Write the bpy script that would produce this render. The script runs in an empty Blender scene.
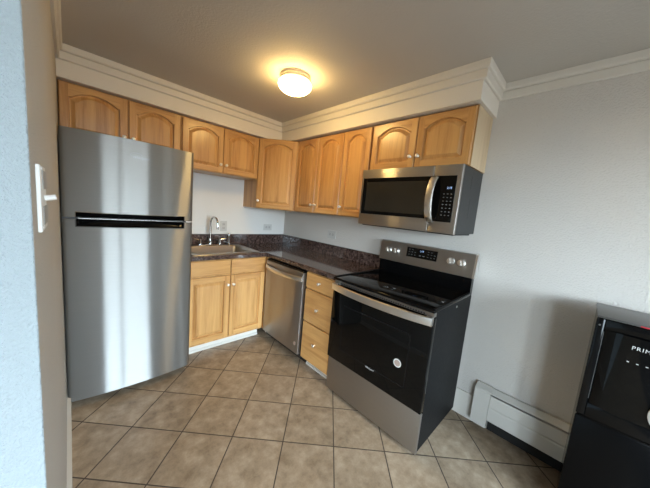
import bpy, bmesh, math, random
from mathutils import Vector, Matrix
random.seed(4)
S = bpy.context.scene
COL = S.collection
PI = math.pi

# ------------------------------------------------------------------ camera
cam_d = bpy.data.cameras.new('camera')
cam = bpy.data.objects.new('camera', cam_d)
COL.objects.link(cam)
cam_d.sensor_width = 36.0
cam_d.lens = 258.28 / 650 * 36
cam_d.clip_start = 0.01
FW = Vector((0.6951887, 0.70788889, -0.12492397))
RT = Vector((0.71844796, -0.68989387, 0.08876358))
UP = Vector((0.02334953, 0.15145881, 0.98818775))
M = Matrix((RT, UP, -FW)).transposed().to_4x4()
M.translation = Vector((-2.00648821, -2.85307788, 1.38068465))
cam.matrix_world = M
S.camera = cam

# ------------------------------------------------------------------ world, daylight, exposure
WORLD_STRENGTH = 35.0
W = bpy.data.worlds.new('world')
S.world = W
W.use_nodes = True
wn = W.node_tree.nodes
wl = W.node_tree.links
bg = wn['Background']
tc = wn.new('ShaderNodeTexCoord')
sx = wn.new('ShaderNodeSeparateXYZ')
wl.new(tc.outputs['Generated'], sx.inputs[0])
rmp = wn.new('ShaderNodeValToRGB')
mr = wn.new('ShaderNodeMapRange')
mr.inputs[1].default_value = -1
mr.inputs[2].default_value = 1
wl.new(sx.outputs[2], mr.inputs[0])
wl.new(mr.outputs[0], rmp.inputs[0])
cr = rmp.color_ramp
cr.elements[0].position = 0.0
cr.elements[0].color = (0.05, 0.045, 0.04, 1)
cr.elements[1].position = 1.0
cr.elements[1].color = (0.55, 0.75, 1.0, 1)
e = cr.elements.new(0.48); e.color = (0.09, 0.09, 0.085, 1)
e = cr.elements.new(0.53); e.color = (0.72, 0.88, 1.0, 1)
wl.new(rmp.outputs[0], bg.inputs[0])
bg.inputs[1].default_value = WORLD_STRENGTH

WIN = dict(x0=-2.35, x1=-0.55, z0=0.06, z1=2.08, y=-5.6)
FILL_OPEN2 = dict(x0=-4.9, x1=-3.95, z0=0.5, z1=2.08, y=-5.6)  # unseen opening added in the rear wall to spread the daylight
pl = bpy.data.lights.new('opening_portal', 'AREA')
pl.shape = 'RECTANGLE'
pl.size = WIN['x1'] - WIN['x0']
pl.size_y = WIN['z1'] - WIN['z0']
pl.cycles.is_portal = True
po = bpy.data.objects.new('opening_portal', pl)
COL.objects.link(po)
po.location = ((WIN['x0'] + WIN['x1']) / 2, WIN['y'] - 0.05, (WIN['z0'] + WIN['z1']) / 2)
po.rotation_euler = (PI / 2, 0, 0)      # emits along +y
pl2 = pl.copy()
pl2.size = FILL_OPEN2['x1'] - FILL_OPEN2['x0']
pl2.size_y = FILL_OPEN2['z1'] - FILL_OPEN2['z0']
po2 = bpy.data.objects.new('opening_portal', pl2)
COL.objects.link(po2)
po2.location = ((FILL_OPEN2['x0'] + FILL_OPEN2['x1']) / 2, FILL_OPEN2['y'] - 0.05, (FILL_OPEN2['z0'] + FILL_OPEN2['z1']) / 2)
po2.rotation_euler = (PI / 2, 0, 0)
FILL_OPEN3 = dict(y0=-5.5, y1=-4.65, z0=0.95, z1=2.08, x=-5.0)  # unseen opening added as fill light for the right wall and drawers
pl3 = pl.copy()
pl3.size = FILL_OPEN3['z1'] - FILL_OPEN3['z0']
pl3.size_y = FILL_OPEN3['y1'] - FILL_OPEN3['y0']
po3 = bpy.data.objects.new('opening_portal', pl3)
COL.objects.link(po3)
po3.location = (FILL_OPEN3['x'] - .05, (FILL_OPEN3['y0'] + FILL_OPEN3['y1']) / 2, (FILL_OPEN3['z0'] + FILL_OPEN3['z1']) / 2)
po3.rotation_euler = (0, -PI / 2, 0)     # emits along +x

LAMP_STRENGTH = 48.0
S.view_settings.view_transform = 'Standard'
S.view_settings.look = 'None'
S.view_settings.gamma = 1.0
S.view_settings.use_curve_mapping = False
S.view_settings.exposure = 0.22


# ------------------------------------------------------------------ materials
class NT:
    def __init__(self, name):
        self.m = bpy.data.materials.new(name)
        self.m.use_nodes = True
        self.t = self.m.node_tree
        self.n = self.t.nodes
        self.b = self.n['Principled BSDF']

    def add(self, kind, **kw):
        nd = self.n.new('ShaderNode' + kind)
        for k, v in kw.items():
            setattr(nd, k, v)
        return nd

    def link(self, a, b):
        self.t.links.new(a, b)

    def set(self, **kw):
        names = dict(color='Base Color', rough='Roughness', metal='Metallic', spec='Specular IOR Level',
                     coat='Coat Weight', coatr='Coat Roughness', aniso='Anisotropic', anrot='Anisotropic Rotation')
        for k, v in kw.items():
            if k == 'color':
                v = (*v, 1)
            self.b.inputs[names[k]].default_value = v
        return self

    def coords(self, scale=(1, 1, 1), kind='Object'):
        t = self.add('TexCoord')
        mp = self.add('Mapping')
        mp.inputs['Scale'].default_value = scale
        self.link(t.outputs[kind], mp.inputs[0])
        return mp.outputs[0]

    def noise(self, vec, scale, detail=3, rough=.5):
        n = self.add('TexNoise')
        n.inputs['Scale'].default_value = scale
        n.inputs['Detail'].default_value = detail
        n.inputs['Roughness'].default_value = rough
        self.link(vec, n.inputs['Vector'])
        return n.outputs[0]

    def ramp(self, fac, stops):
        r = self.add('ValToRGB')
        el = r.color_ramp.elements
        el[0].position, el[0].color = stops[0][0], (*stops[0][1], 1)
        el[1].position, el[1].color = stops[-1][0], (*stops[-1][1], 1)
        for p, c in stops[1:-1]:
            k = el.new(p)
            k.color = (*c, 1)
        self.link(fac, r.inputs[0])
        return r.outputs[0]

    def bump(self, h, strength, dist=.01):
        b = self.add('Bump')
        b.inputs['Strength'].default_value = strength
        b.inputs['Distance'].default_value = dist
        self.link(h, b.inputs['Height'])
        self.link(b.outputs[0], self.b.inputs['Normal'])

    def math(self, op, a, b=None):
        m = self.add('Math', operation=op)
        for i, v in enumerate((a, b)):
            if v is None:
                continue
            if isinstance(v, (int, float)):
                m.inputs[i].default_value = v
            else:
                self.link(v, m.inputs[i])
        return m.outputs[0]


def plain(name, color, rough=.5, **kw):
    t = NT(name).set(color=color, rough=rough, **kw)
    v = t.coords()
    n = t.noise(v, 60, 2)
    mr_ = t.add('MapRange')
    mr_.inputs[3].default_value = max(0.02, rough * .92)
    mr_.inputs[4].default_value = min(1, rough * 1.08)
    t.link(n, mr_.inputs[0])
    t.link(mr_.outputs[0], t.b.inputs['Roughness'])
    return t.m


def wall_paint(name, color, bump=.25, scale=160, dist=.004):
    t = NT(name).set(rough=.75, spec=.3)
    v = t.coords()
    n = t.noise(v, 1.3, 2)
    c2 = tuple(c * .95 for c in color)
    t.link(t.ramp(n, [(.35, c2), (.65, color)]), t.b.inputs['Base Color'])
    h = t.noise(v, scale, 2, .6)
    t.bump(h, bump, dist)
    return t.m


def wood(name, horizontal=False, dark=(.37, .163, .046), light=(.69, .400, .148)):
    t = NT(name).set(rough=.32, spec=.45, coat=.25, coatr=.2)
    sc = (1.2, 1.2, 16) if horizontal else (16, 16, 1.0)
    tcn = t.add('TexCoord')
    oi = t.add('ObjectInfo')
    va = t.add('VectorMath', operation='ADD')
    cm = t.add('CombineXYZ')
    rnd = t.math('MULTIPLY', oi.outputs['Random'], 37.0)
    for i in range(3):
        t.link(rnd, cm.inputs[i])
    t.link(tcn.outputs['Object'], va.inputs[0])
    t.link(cm.outputs[0], va.inputs[1])
    mp = t.add('Mapping')
    mp.inputs['Scale'].default_value = sc
    t.link(va.outputs[0], mp.inputs[0])
    n = t.noise(mp.outputs[0], 1.6, 5, .6)
    n2 = t.noise(mp.outputs[0], 9.0, 3, .6)
    # staves: boards of slightly different tone glued side by side
    sp = t.add('SeparateXYZ')
    t.link(va.outputs[0], sp.inputs[0])
    if horizontal:
        u = t.math('MULTIPLY', sp.outputs[2], 8.0)
    else:
        u = t.math('MULTIPLY', t.math('ADD', sp.outputs[0], t.math('MULTIPLY', sp.outputs[1], .63)), 14.0)
    fl = t.math('FLOOR', u)
    wnz = t.add('TexWhiteNoise', noise_dimensions='1D')
    t.link(fl, wnz.inputs['W'])
    f = t.math('ADD', t.math('MULTIPLY', n, .62), t.math('MULTIPLY', n2, .2))
    f = t.math('ADD', f, t.math('MULTIPLY', wnz.outputs[0], .16))
    mid = tuple((a * .4 + b * .6) for a, b in zip(dark, light))
    t.link(t.ramp(f, [(.28, dark), (.48, mid), (.72, light)]), t.b.inputs['Base Color'])
    t.bump(n2, .04, .002)
    return t.m


def steel(name, color=(.325, .32, .305), rough=.295, aniso=.86, broad=.40):
    """horizontally brushed steel: reflections smear up and down"""
    t = NT(name)
    t.n.remove(t.b)
    gl = t.add('BsdfAnisotropic', distribution='GGX')
    gl.inputs['Color'].default_value = (*color, 1)
    gl.inputs['Roughness'].default_value = rough
    gl.inputs['Anisotropy'].default_value = aniso
    gl.inputs['Rotation'].default_value = 0.0
    tg = t.add('Tangent', direction_type='RADIAL', axis='Z')
    t.link(tg.outputs[0], gl.inputs['Tangent'])
    v = t.coords((1, 1, 300))
    n = t.noise(v, 3, 2)
    c0 = tuple(c * .95 for c in color)
    t.link(t.ramp(n, [(.35, c0), (.65, color)]), gl.inputs['Color'])
    g2 = t.add('BsdfAnisotropic', distribution='GGX')
    g2.inputs['Roughness'].default_value = .62
    t.link(gl.inputs['Color'].links[0].from_socket, g2.inputs['Color'])
    mx = t.add('MixShader')
    mx.inputs[0].default_value = broad
    t.link(gl.outputs[0], mx.inputs[1])
    t.link(g2.outputs[0], mx.inputs[2])
    t.link(mx.outputs[0], t.n['Material Output'].inputs[0])
    return t.m


def tile_floor():
    t = NT('floor_tile').set(rough=.3, spec=.45)
    tcn = t.add('TexCoord')
    sp = t.add('SeparateXYZ')
    t.link(tcn.outputs['Object'], sp.inputs[0])
    x, y = sp.outputs[0], sp.outputs[1]
    r2 = 2 ** -.5
    P = .3035
    us = []
    cells = []
    for op, off in (('ADD', 2.057), ('SUBTRACT', -.138)):
        q = t.math('MULTIPLY', t.math(op, x, y), r2)
        q = t.math('DIVIDE', t.math('ADD', q, off), P)
        cells.append(t.math('FLOOR', q))
        fr = t.math('SUBTRACT', q, cells[-1])
        us.append(t.math('MINIMUM', fr, t.math('SUBTRACT', 1.0, fr)))
    d = t.math('MINIMUM', us[0], us[1])
    grout = t.add('MapRange')
    grout.inputs[1].default_value = .0085
    grout.inputs[2].default_value = .0125
    t.link(d, grout.inputs[0])
    cb = t.add('CombineXYZ')
    t.link(cells[0], cb.inputs[0])
    t.link(cells[1], cb.inputs[1])
    wz = t.add('TexWhiteNoise', noise_dimensions='2D')
    t.link(cb.outputs[0], wz.inputs['Vector'])
    va = t.add('VectorMath', operation='MULTIPLY_ADD')
    t.link(wz.outputs['Color'], va.inputs[0])
    va.inputs[1].default_value = (9, 9, 9)
    t.link(tcn.outputs['Object'], va.inputs[2])
    n = t.noise(va.outputs[0], 12, 8, .70)
    n = t.math('ADD', n, t.math('MULTIPLY', t.math('SUBTRACT', wz.outputs[0], .5), .07))
    col = t.ramp(n, [(.33, (.235, .170, .108)), (.5, (.345, .257, .172)), (.68, (.465, .365, .258))])
    mx = t.add('Mix', data_type='RGBA')
    t.link(grout.outputs[0], mx.inputs[0])
    mx.inputs[6].default_value = (.070, .050, .036, 1)
    t.link(col, mx.inputs[7])
    t.link(mx.outputs[2], t.b.inputs['Base Color'])
    rr = t.add('MapRange')
    rr.inputs[3].default_value = .75
    rr.inputs[4].default_value = .33
    t.link(grout.outputs[0], rr.inputs[0])
    t.link(rr.outputs[0], t.b.inputs['Roughness'])
    hh = t.math('ADD', t.math('MULTIPLY', n, .12), grout.outputs[0])
    t.bump(hh, .35, .003)
    return t.m


def granite():
    t = NT('dark_speckled_laminate').set(rough=.09, spec=.7)
    v = t.coords()
    n = t.noise(v, 42, 6, .75)
    n2 = t.noise(v, 190, 3, .7)
    f = t.math('ADD', t.math('MULTIPLY', n, .65), t.math('MULTIPLY', n2, .35))
    t.link(t.ramp(f, [(.36, (.008, .006, .006)), (.47, (.040, .025, .021)), (.55, (.105, .068, .058)),
                      (.66, (.26, .19, .165))]), t.b.inputs['Base Color'])
    return t.m


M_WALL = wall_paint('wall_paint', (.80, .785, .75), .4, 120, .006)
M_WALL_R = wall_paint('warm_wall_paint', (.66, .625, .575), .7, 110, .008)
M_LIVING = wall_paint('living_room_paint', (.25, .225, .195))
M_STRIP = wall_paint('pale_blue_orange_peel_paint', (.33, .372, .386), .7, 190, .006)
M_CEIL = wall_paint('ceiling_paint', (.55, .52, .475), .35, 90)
M_TRIM = plain('trim_paint', (.70, .665, .60), .45)
M_SOFFIT = plain('soffit_paint', (.74, .70, .63), .55)
M_WHITE = plain('white_plastic', (.75, .74, .71), .35)
M_PLATE = plain('ivory_plate', (.60, .585, .55), .35)
M_PLATE_D = plain('ivory_receptacle', (.50, .48, .45), .35)
M_GREYPL = plain('grey_device_plastic', (.28, .27, .25), .4)
M_SLOT = plain('slot_dark', (.03, .03, .03), .6)
M_WOODV = wood('maple_vertical')
M_WOODH = wood('maple_horizontal', True)
M_STEEL = steel('brushed_steel')
M_STEEL_D = steel('brushed_steel_warm', (.45, .42, .385), .30, .70, .3)
M_STEEL_P = plain('polished_steel', (.78, .77, .75), .30, metal=1)
M_CHROME = plain('chrome', (.62, .61, .60), .08, metal=1)
M_NICKEL = plain('satin_nickel', (.92, .90, .87), .32, metal=1)
M_BLACKG = plain('black_glass', (.003, .003, .003), .045, spec=.22)
M_BLACKP = plain('black_gloss_plastic', (.003, .003, .0032), .12, spec=.2)
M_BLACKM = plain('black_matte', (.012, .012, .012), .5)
M_SIDE = plain('charcoal_enamel', (.006, .0062, .0064), .5, spec=.10)
M_SIDE2 = plain('grey_enamel', (.030, .031, .031), .4, spec=.25)
M_GREYTOP = plain('grey_plastic_and_sheen', (.085, .083, .080), .35)  # grey plastic parts, and the sheen coloured onto the dispenser
M_GRANITE = granite()
M_TILE = tile_floor()
M_HEATER = plain('heater_enamel', (.62, .60, .55), .4)
M_INK = plain('light_ink', (.62, .61, .59), .4)
M_INKD = plain('dim_ink', (.20, .20, .20), .4)
M_LOGO = plain('logo_metal', (.34, .34, .35), .3, metal=.6)
M_RED = plain('red_sticker', (.45, .02, .03), .4)
M_BURNER = plain('burner_ring_print', (.008, .008, .0085), .10, spec=.22)
M_COPPER = plain('sticker_rose', (.45, .33, .27), .45)
M_MESH = plain('microwave_window_mesh', (.022, .019, .014), .09, spec=.5)
M_SINK = NT('sink_steel').set(color=(.50, .485, .455), rough=.28, metal=1).m


def emis(name, col, strength):
    t = NT(name).set(color=(.8, .8, .8), rough=.4)
    t.b.inputs['Emission Color'].default_value = (*col, 1)
    t.b.inputs['Emission Strength'].default_value = strength
    return t.m


M_LAMP = emis('lit_opal_glass', (1.0, .66, .24), LAMP_STRENGTH)
M_LED = emis('blue_digits', (.12, .40, 1.0), .8)


# ------------------------------------------------------------------ mesh helpers
def box(bm, x0, x1, y0, y1, z0, z1, bev=0, seg=2, mi=0):
    x0, x1 = min(x0, x1), max(x0, x1)
    y0, y1 = min(y0, y1), max(y0, y1)
    r = bmesh.ops.create_cube(bm, size=1)
    vs = r['verts']
    for v in vs:
        v.co = Vector(((x0 + x1) / 2 + v.co.x * (x1 - x0), (y0 + y1) / 2 + v.co.y * (y1 - y0),
                       (z0 + z1) / 2 + v.co.z * (z1 - z0)))
    fs = {f for v in vs for f in v.link_faces}
    for f in fs:
        f.material_index = mi
    if bev:
        es = list({e_ for v in vs for e_ in v.link_edges})
        bmesh.ops.bevel(bm, geom=es, offset=bev, segments=seg, profile=.5, affect='EDGES', material=mi)


def prism(bm, pts, z0, z1, axis='z', mi=0):
    """extrude a polygon; pts are (a,b): axis z -> (x,y), y -> (x,z), x -> (y,z)"""
    def mk(a, b, c):
        return {'z': (a, b, c), 'y': (a, c, b), 'x': (c, a, b)}[axis]
    lo = [bm.verts.new(mk(a, b, z0)) for a, b in pts]
    hi = [bm.verts.new(mk(a, b, z1)) for a, b in pts]
    fs = [bm.faces.new(lo), bm.faces.new(hi)]
    n = len(pts)
    for i in range(n):
        fs.append(bm.faces.new((lo[i], lo[(i + 1) % n], hi[(i + 1) % n], hi[i])))
    for f in fs:
        f.material_index = mi


def lathe(bm, prof, mat=None, seg=24, cap=True, mi=0):
    """prof: (r, h) about local z; mat places it"""
    mat = mat or Matrix.Identity(4)
    rings = []
    for r, h in prof:
        rings.append([bm.verts.new(mat @ Vector((r * math.cos(2 * PI * k / seg), r * math.sin(2 * PI * k / seg), h)))
                      for k in range(seg)])
    fs = []
    for a, b in zip(rings, rings[1:]):
        for k in range(seg):
            fs.append(bm.faces.new((a[k], a[(k + 1) % seg], b[(k + 1) % seg], b[k])))
    if cap:
        fs.append(bm.faces.new(rings[0]))
        fs.append(bm.faces.new(rings[-1]))
    for f in fs:
        f.material_index = mi


def tube(bm, pts, r, seg=12, mi=0):
    pts = [Vector(p) for p in pts]
    rs = r if isinstance(r, (list, tuple)) else [r] * len(pts)
    rings = []
    ref = None
    for i, p in enumerate(pts):
        d = (pts[min(i + 1, len(pts) - 1)] - pts[max(i - 1, 0)]).normalized()
        if ref is None:
            ref = d.orthogonal().normalized()
        ref = (ref - d * ref.dot(d)).normalized()
        b = d.cross(ref)
        rings.append([bm.verts.new(p + (ref * math.cos(2 * PI * k / seg) + b * math.sin(2 * PI * k / seg)) * rs[i])
                      for k in range(seg)])
    for a, b in zip(rings, rings[1:]):
        for k in range(seg):
            bm.faces.new((a[k], a[(k + 1) % seg], b[(k + 1) % seg], b[k])).material_index = mi
    bm.faces.new(rings[0]).material_index = mi
    bm.faces.new(rings[-1]).material_index = mi


def sweep(bm, prof, path, closed=False):
    """prof: list of (out, z) ; path: list of (x, y, nx, ny) with mitred outward offset direction"""
    rings = []
    for (x, y, nx, ny) in path:
        rings.append([bm.verts.new((x + nx * o, y + ny * o, z)) for o, z in prof])
    n = len(prof)
    for a, b in zip(rings, rings[1:]):
        for k in range(n):
            bm.faces.new((a[k], a[(k + 1) % n], b[(k + 1) % n], b[k]))
    bm.faces.new(rings[0])
    bm.faces.new(rings[-1])


def frame(bm, origin, u, n):
    """local (u, n, z) -> world"""
    o, u, n = Vector(origin), Vector(u), Vector(n)
    for v in bm.verts:
        c = v.co.copy()
        v.co = o + u * c.x + n * c.y + Vector((0, 0, c.z))


def finish(name, bm, mats, smooth=False, parent=None, off=None, angle=40):
    bmesh.ops.recalc_face_normals(bm, faces=bm.faces)
    if off is not None:
        bmesh.ops.translate(bm, verts=bm.verts, vec=-Vector(off))
    me = bpy.data.meshes.new(name)
    if smooth:
        for f in bm.faces:
            f.smooth = True
        for ed in bm.edges:
            if len(ed.link_faces) == 2 and ed.calc_face_angle(0) > math.radians(angle):
                ed.smooth = False
    bm.to_mesh(me)
    bm.free()
    for m in (mats if isinstance(mats, (list, tuple)) else [mats]):
        me.materials.append(m)
    o = bpy.data.objects.new(name, me)
    COL.objects.link(o)
    if parent:
        o.parent = parent
    return o


def structure(name, bm, mat, smooth=False):
    o = finish(name, bm, mat, smooth)
    o['kind'] = 'structure'
    return o


class Thing:
    def __init__(self, name, label, cat, loc, group=None):
        self.e = bpy.data.objects.new(name, None)
        self.e.empty_display_size = .05
        COL.objects.link(self.e)
        self.loc = Vector(loc)
        self.e.location = self.loc
        self.e['label'] = label
        self.e['category'] = cat
        if group:
            self.e['group'] = group

    def part(self, name, bm, mats, smooth=False, parent=None, label=None, angle=40):
        o = finish(name, bm, mats, smooth, parent or self.e, self.loc, angle)
        if label:
            o['label'] = label
        return o


def B():
    return bmesh.new()


def text_bm(body, size, origin, u, n, up=(0, 0, 1), depth=.0006, align='LEFT', spacing=1.0, shear=0):
    c = bpy.data.curves.new('text', 'FONT')
    c.body = body
    c.size = size
    c.align_x = align
    c.align_y = 'CENTER'
    c.space_character = spacing
    c.shear = shear
    c.resolution_u = 3
    c.extrude = depth / 2
    o = bpy.data.objects.new('text', c)
    COL.objects.link(o)
    dg = bpy.context.evaluated_depsgraph_get()
    me = bpy.data.meshes.new_from_object(o.evaluated_get(dg))
    bm = B()
    bm.from_mesh(me)
    bpy.data.objects.remove(o)
    bpy.data.meshes.remove(me)
    bpy.data.curves.remove(c)
    og, u, n, up = Vector(origin), Vector(u), Vector(n), Vector(up)
    for v in bm.verts:
        k = v.co.copy()
        v.co = og + u * k.x + up * k.y + n * (k.z + depth / 2)
    return bm


# orientation of the two runs: as seen from the front
BACK = dict(u=(1, 0, 0), n=(0, -1, 0))     # units on the back wall face -y
RIGHT = dict(u=(0, -1, 0), n=(-1, 0, 0))   # units on the right wall face -x

# ------------------------------------------------------------------ room shell
H = 2.28
SB = 2.083      # soffit underside
SD = .347
SE = -2.305


def wlx(y):     # face of the left kitchen wall, very slightly out of square
    return -2.050 - (y + 2.29) * .0095


bm = B(); box(bm, -5.0, .15, -3.4, .15, -.1, 0); structure('floor', bm, M_TILE)
bm = B(); box(bm, -5.0, .15, -5.75, -3.4, -.1, 0); structure('floor_living', bm, plain('dark_unseen_floor', (.07, .06, .05), .9))  # unseen floor, its dark colour made up to cut bounced light
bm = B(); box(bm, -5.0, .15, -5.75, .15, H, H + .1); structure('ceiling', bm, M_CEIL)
bm = B(); box(bm, -5.0, 0, 0, .12, 0, H); structure('wall_back', bm, M_WALL)
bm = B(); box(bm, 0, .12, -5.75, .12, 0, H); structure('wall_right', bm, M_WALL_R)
bm = B()
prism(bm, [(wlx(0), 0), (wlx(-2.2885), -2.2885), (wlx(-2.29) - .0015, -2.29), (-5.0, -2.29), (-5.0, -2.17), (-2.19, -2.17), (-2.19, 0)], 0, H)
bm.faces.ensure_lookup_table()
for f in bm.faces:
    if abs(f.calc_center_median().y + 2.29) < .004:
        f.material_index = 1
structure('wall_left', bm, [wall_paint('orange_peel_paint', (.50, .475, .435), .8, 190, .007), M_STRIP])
bm = B()
w3 = FILL_OPEN3
box(bm, -5.12, -5.0, -5.75, w3['y0'], 0, H)
box(bm, -5.12, -5.0, w3['y1'], -2.17, 0, H)
box(bm, -5.12, -5.0, w3['y0'], w3['y1'], 0, w3['z0'])
box(bm, -5.12, -5.0, w3['y0'], w3['y1'], w3['z1'], H)
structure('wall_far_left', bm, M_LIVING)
bm = B()
w = WIN
w2 = FILL_OPEN2
box(bm, -5.0, w2['x0'], w['y'] - .12, w['y'], 0, H)
box(bm, w2['x1'], w['x0'], w['y'] - .12, w['y'], 0, H)
box(bm, w2['x0'], w2['x1'], w['y'] - .12, w['y'], 0, w2['z0'])
box(bm, w2['x0'], w2['x1'], w['y'] - .12, w['y'], w2['z1'], H)
box(bm, w['x1'], 0, w['y'] - .12, w['y'], 0, H)
box(bm, w['x0'], w['x1'], w['y'] - .12, w['y'], 0, w['z0'])
box(bm, w['x0'], w['x1'], w['y'] - .12, w['y'], w['z1'], H)
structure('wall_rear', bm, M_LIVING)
bm = B()
fy0, fy1 = w['y'] - .09, w['y'] - .02
xm = -1.62
for xa, xb in ((w['x0'], w['x0'] + .05), (w['x1'] - .05, w['x1']), (xm - .04, xm + .04)):
    box(bm, xa, xb, fy0, fy1, w['z0'], w['z1'], .005)
for za, zb in ((w['z0'], w['z0'] + .05), (w['z1'] - .05, w['z1'])):
    box(bm, w['x0'] + .05, w['x1'] - .05, fy0, fy1, za, zb, .005)
structure('window_1', bm, plain('window_frame_grey', (.25, .26, .27), .5))

# soffit above the wall cabinets
bm = B()
prism(bm, [(wlx(0) + .0, 0), (0, 0), (0, SE), (-SD, SE), (-SD, -SD), (wlx(-SD), -SD)], SB, H)
structure('wall_soffit', bm, M_SOFFIT)

# crown moulding in two steps
CR = [(0, 2.188), (.012, 2.186), (.019, 2.192), (.020, 2.232), (.014, 2.236), (.028, 2.240), (.033, 2.247), (.034, 2.279), (0, 2.279)]
bm = B()
sweep(bm, CR, [(wlx(-SD), -SD, 1, -1), (-SD, -SD, -1, -1), (-SD, SE, -1, -1), (0, SE, -1, -1), (0, -5.6, -1, 0)])
structure('trim_1', bm, M_TRIM)
bm = B()
sweep(bm, CR, [(wlx(-SD), -SD, 1, -1), (wlx(-2.29), -2.29, 1, -1), (-4.99, -2.29, 0, -1)])
structure('trim_2', bm, M_TRIM)

# baseboards
bm = B()
prism(bm, [(wlx(-.1), -.1), (wlx(-2.29), -2.29), (wlx(-2.29) + .017, -2.29), (wlx(-.1) + .017, -.1)], 0, .085)
structure('baseboard_left', bm, M_TRIM)
bm = B(); box(bm, -.012, 0, -2.452, -1.62, 0, .185, .003); structure('baseboard_right', bm, M_TRIM)


# ------------------------------------------------------------------ cabinets
def opening(W_, H_, d, n, st, arch):
    """loop of the panel opening inset by d at depth n (local u, n, z)"""
    x0, x1, y0 = st + d, W_ - st - d, st + d
    if not arch:
        y1 = H_ - st - d
        return [(x0, n, y0), (x1, n, y0), (x1, n, y1), (x0, n, y1)]
    rise = min(.046, (W_ - 2 * st) * .30)
    ya = H_ - .036 - d
    ys = ya - rise + d * .15
    s = min(.012, (W_ - 2 * st) * .08)
    a, b = x0 + s, x1 - s
    pts = [(x0, n, y0), (x1, n, y0), (x1, n, ys)]
    K = 14
    hw = (b - a) / 2
    r_ = ya - ys
    R = (hw * hw + r_ * r_) / (2 * r_)
    th = math.asin(min(1, hw / R))
    for k in range(K + 1):
        t = th - 2 * th * k / K
        pts.append(((a + b) / 2 + R * math.sin(t), n, ya - R + R * math.cos(t)))
    pts.append((x0, n, ys))
    return pts


def ring(bm, A, Bq, mi=0):
    a = [bm.verts.new(p) for p in A]
    b = [bm.verts.new(p) for p in Bq]
    n = len(a)
    for i in range(n):
        bm.faces.new((a[i], a[(i + 1) % n], b[(i + 1) % n], b[i])).material_index = mi


def door_meshes(W_, H_, arch, st=.044, t=.02):
    f = B()
    c = .004
    X0, X1, Z0, Z1 = c, W_ - c, c, H_ - c
    L0 = opening(W_, H_, 0, t, st, arch)

    def quad(pts, mi=0):
        f.faces.new([f.verts.new(p) for p in pts]).material_index = mi
    x0, x1, y0 = st, W_ - st, st
    quad([(X0, t, Z0), (x0, t, Z0), (x0, t, Z1), (X0, t, Z1)])
    quad([(x1, t, Z0), (X1, t, Z0), (X1, t, Z1), (x1, t, Z1)])
    quad([(x0, t, Z0), (x1, t, Z0), (x1, t, y0), (x0, t, y0)], 1)
    top = L0[2:]
    for p, q in zip(top, top[1:]):
        if abs(p[0] - q[0]) > 1e-6:
            quad([p, q, (q[0], t, Z1), (p[0], t, Z1)], 1)
    # chamfer, sides, back
    O1 = [(X0, t, Z0), (X1, t, Z0), (X1, t, Z1), (X0, t, Z1)]
    O2 = [(0, t - c, 0), (W_, t - c, 0), (W_, t - c, H_), (0, t - c, H_)]
    O3 = [(0, 0, 0), (W_, 0, 0), (W_, 0, H_), (0, 0, H_)]
    ring(f, O1, O2); ring(f, O2, O3); quad(O3)
    # moulded inner edge
    ring(f, L0, opening(W_, H_, .002, t - .0012, st, arch))
    ring(f, opening(W_, H_, .002, t - .0012, st, arch), opening(W_, H_, .005, t - .016, st, arch))
    p = B()
    ring(p, opening(W_, H_, .0045, t - .0155, st, arch), opening(W_, H_, .012, t - .0155, st, arch))
    ring(p, opening(W_, H_, .012, t - .0155, st, arch), opening(W_, H_, .033, t - .0025, st, arch))
    L = opening(W_, H_, .033, t - .0025, st, arch)
    p.faces.new([p.verts.new(q) for q in L])
    return f, p


def knob_bm(z0=0):
    k = B()
    prof = [(.0085, 0), (.0085, .002), (.005, .004), (.005, .011), (.009, .014), (.0135, .019), (.0135, .024), (.010, .028), (.004, .0295)]
    lathe(k, prof, Matrix.Rotation(-PI / 2, 4, 'X'), 16)
    return k


def add_knob(T, parent, origin, u, n, cu, cz, cn):
    k = knob_bm()
    for v in k.verts:
        v.co += Vector((cu, cn, cz))
    frame(k, origin, u, n)
    T.part('knob', k, M_NICKEL, True, parent)


def add_door(T, origin, u, n, u0, u1, z0, z1, arch, knob=None, st=.044):
    f, p = door_meshes(u1 - u0, z1 - z0, arch, st)
    for b in (f, p):
        for v in b.verts:
            v.co += Vector((u0, .0015, z0))
        frame(b, origin, u, n)
    d = T.part('door', f, [M_WOODV, M_WOODH])
    T.part('panel', p, M_WOODV, False, d)
    if knob:
        add_knob(T, d, origin, u, n, knob[0], knob[1], .0215)
    return d


def cab_body(T, origin, u, n, w_, z0, z1, depth):
    bm = B()
    box(bm, 0, w_, -depth, 0, z0, z1, .0015, 1)
    frame(bm, origin, u, n)
    return T.part('body', bm, M_WOODV)


G = 'maple wall cabinets under the soffit'
UD = .286      # carcass depth of a wall cabinet
g = .004


def wall_cab(label, side, a0, width, z0, z1, splits, knobs):
    """a0: left end along the run as seen from the front"""
    if side == 'back':
        o = (a0, -UD - .001, 0); fr = BACK; loc = (a0 + width / 2, -UD / 2, z0)
    else:
        o = (-UD - .001, a0, 0); fr = RIGHT; loc = (-UD / 2, a0 - width / 2, z0)
    T = Thing('wall_cabinet', label, 'cabinet', loc, G)
    cab_body(T, o, fr['u'], fr['n'], width, z0, z1, UD)
    for (ua, ub), kx in zip(splits, knobs):
        add_door(T, o, fr['u'], fr['n'], ua, ub, z0 + .006, z1 - .010, True,
                 (kx, z0 + .081))
    return T


UT = 2.081
X = [-.5925, -.969, -1.333, -1.696, -2.066]
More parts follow.
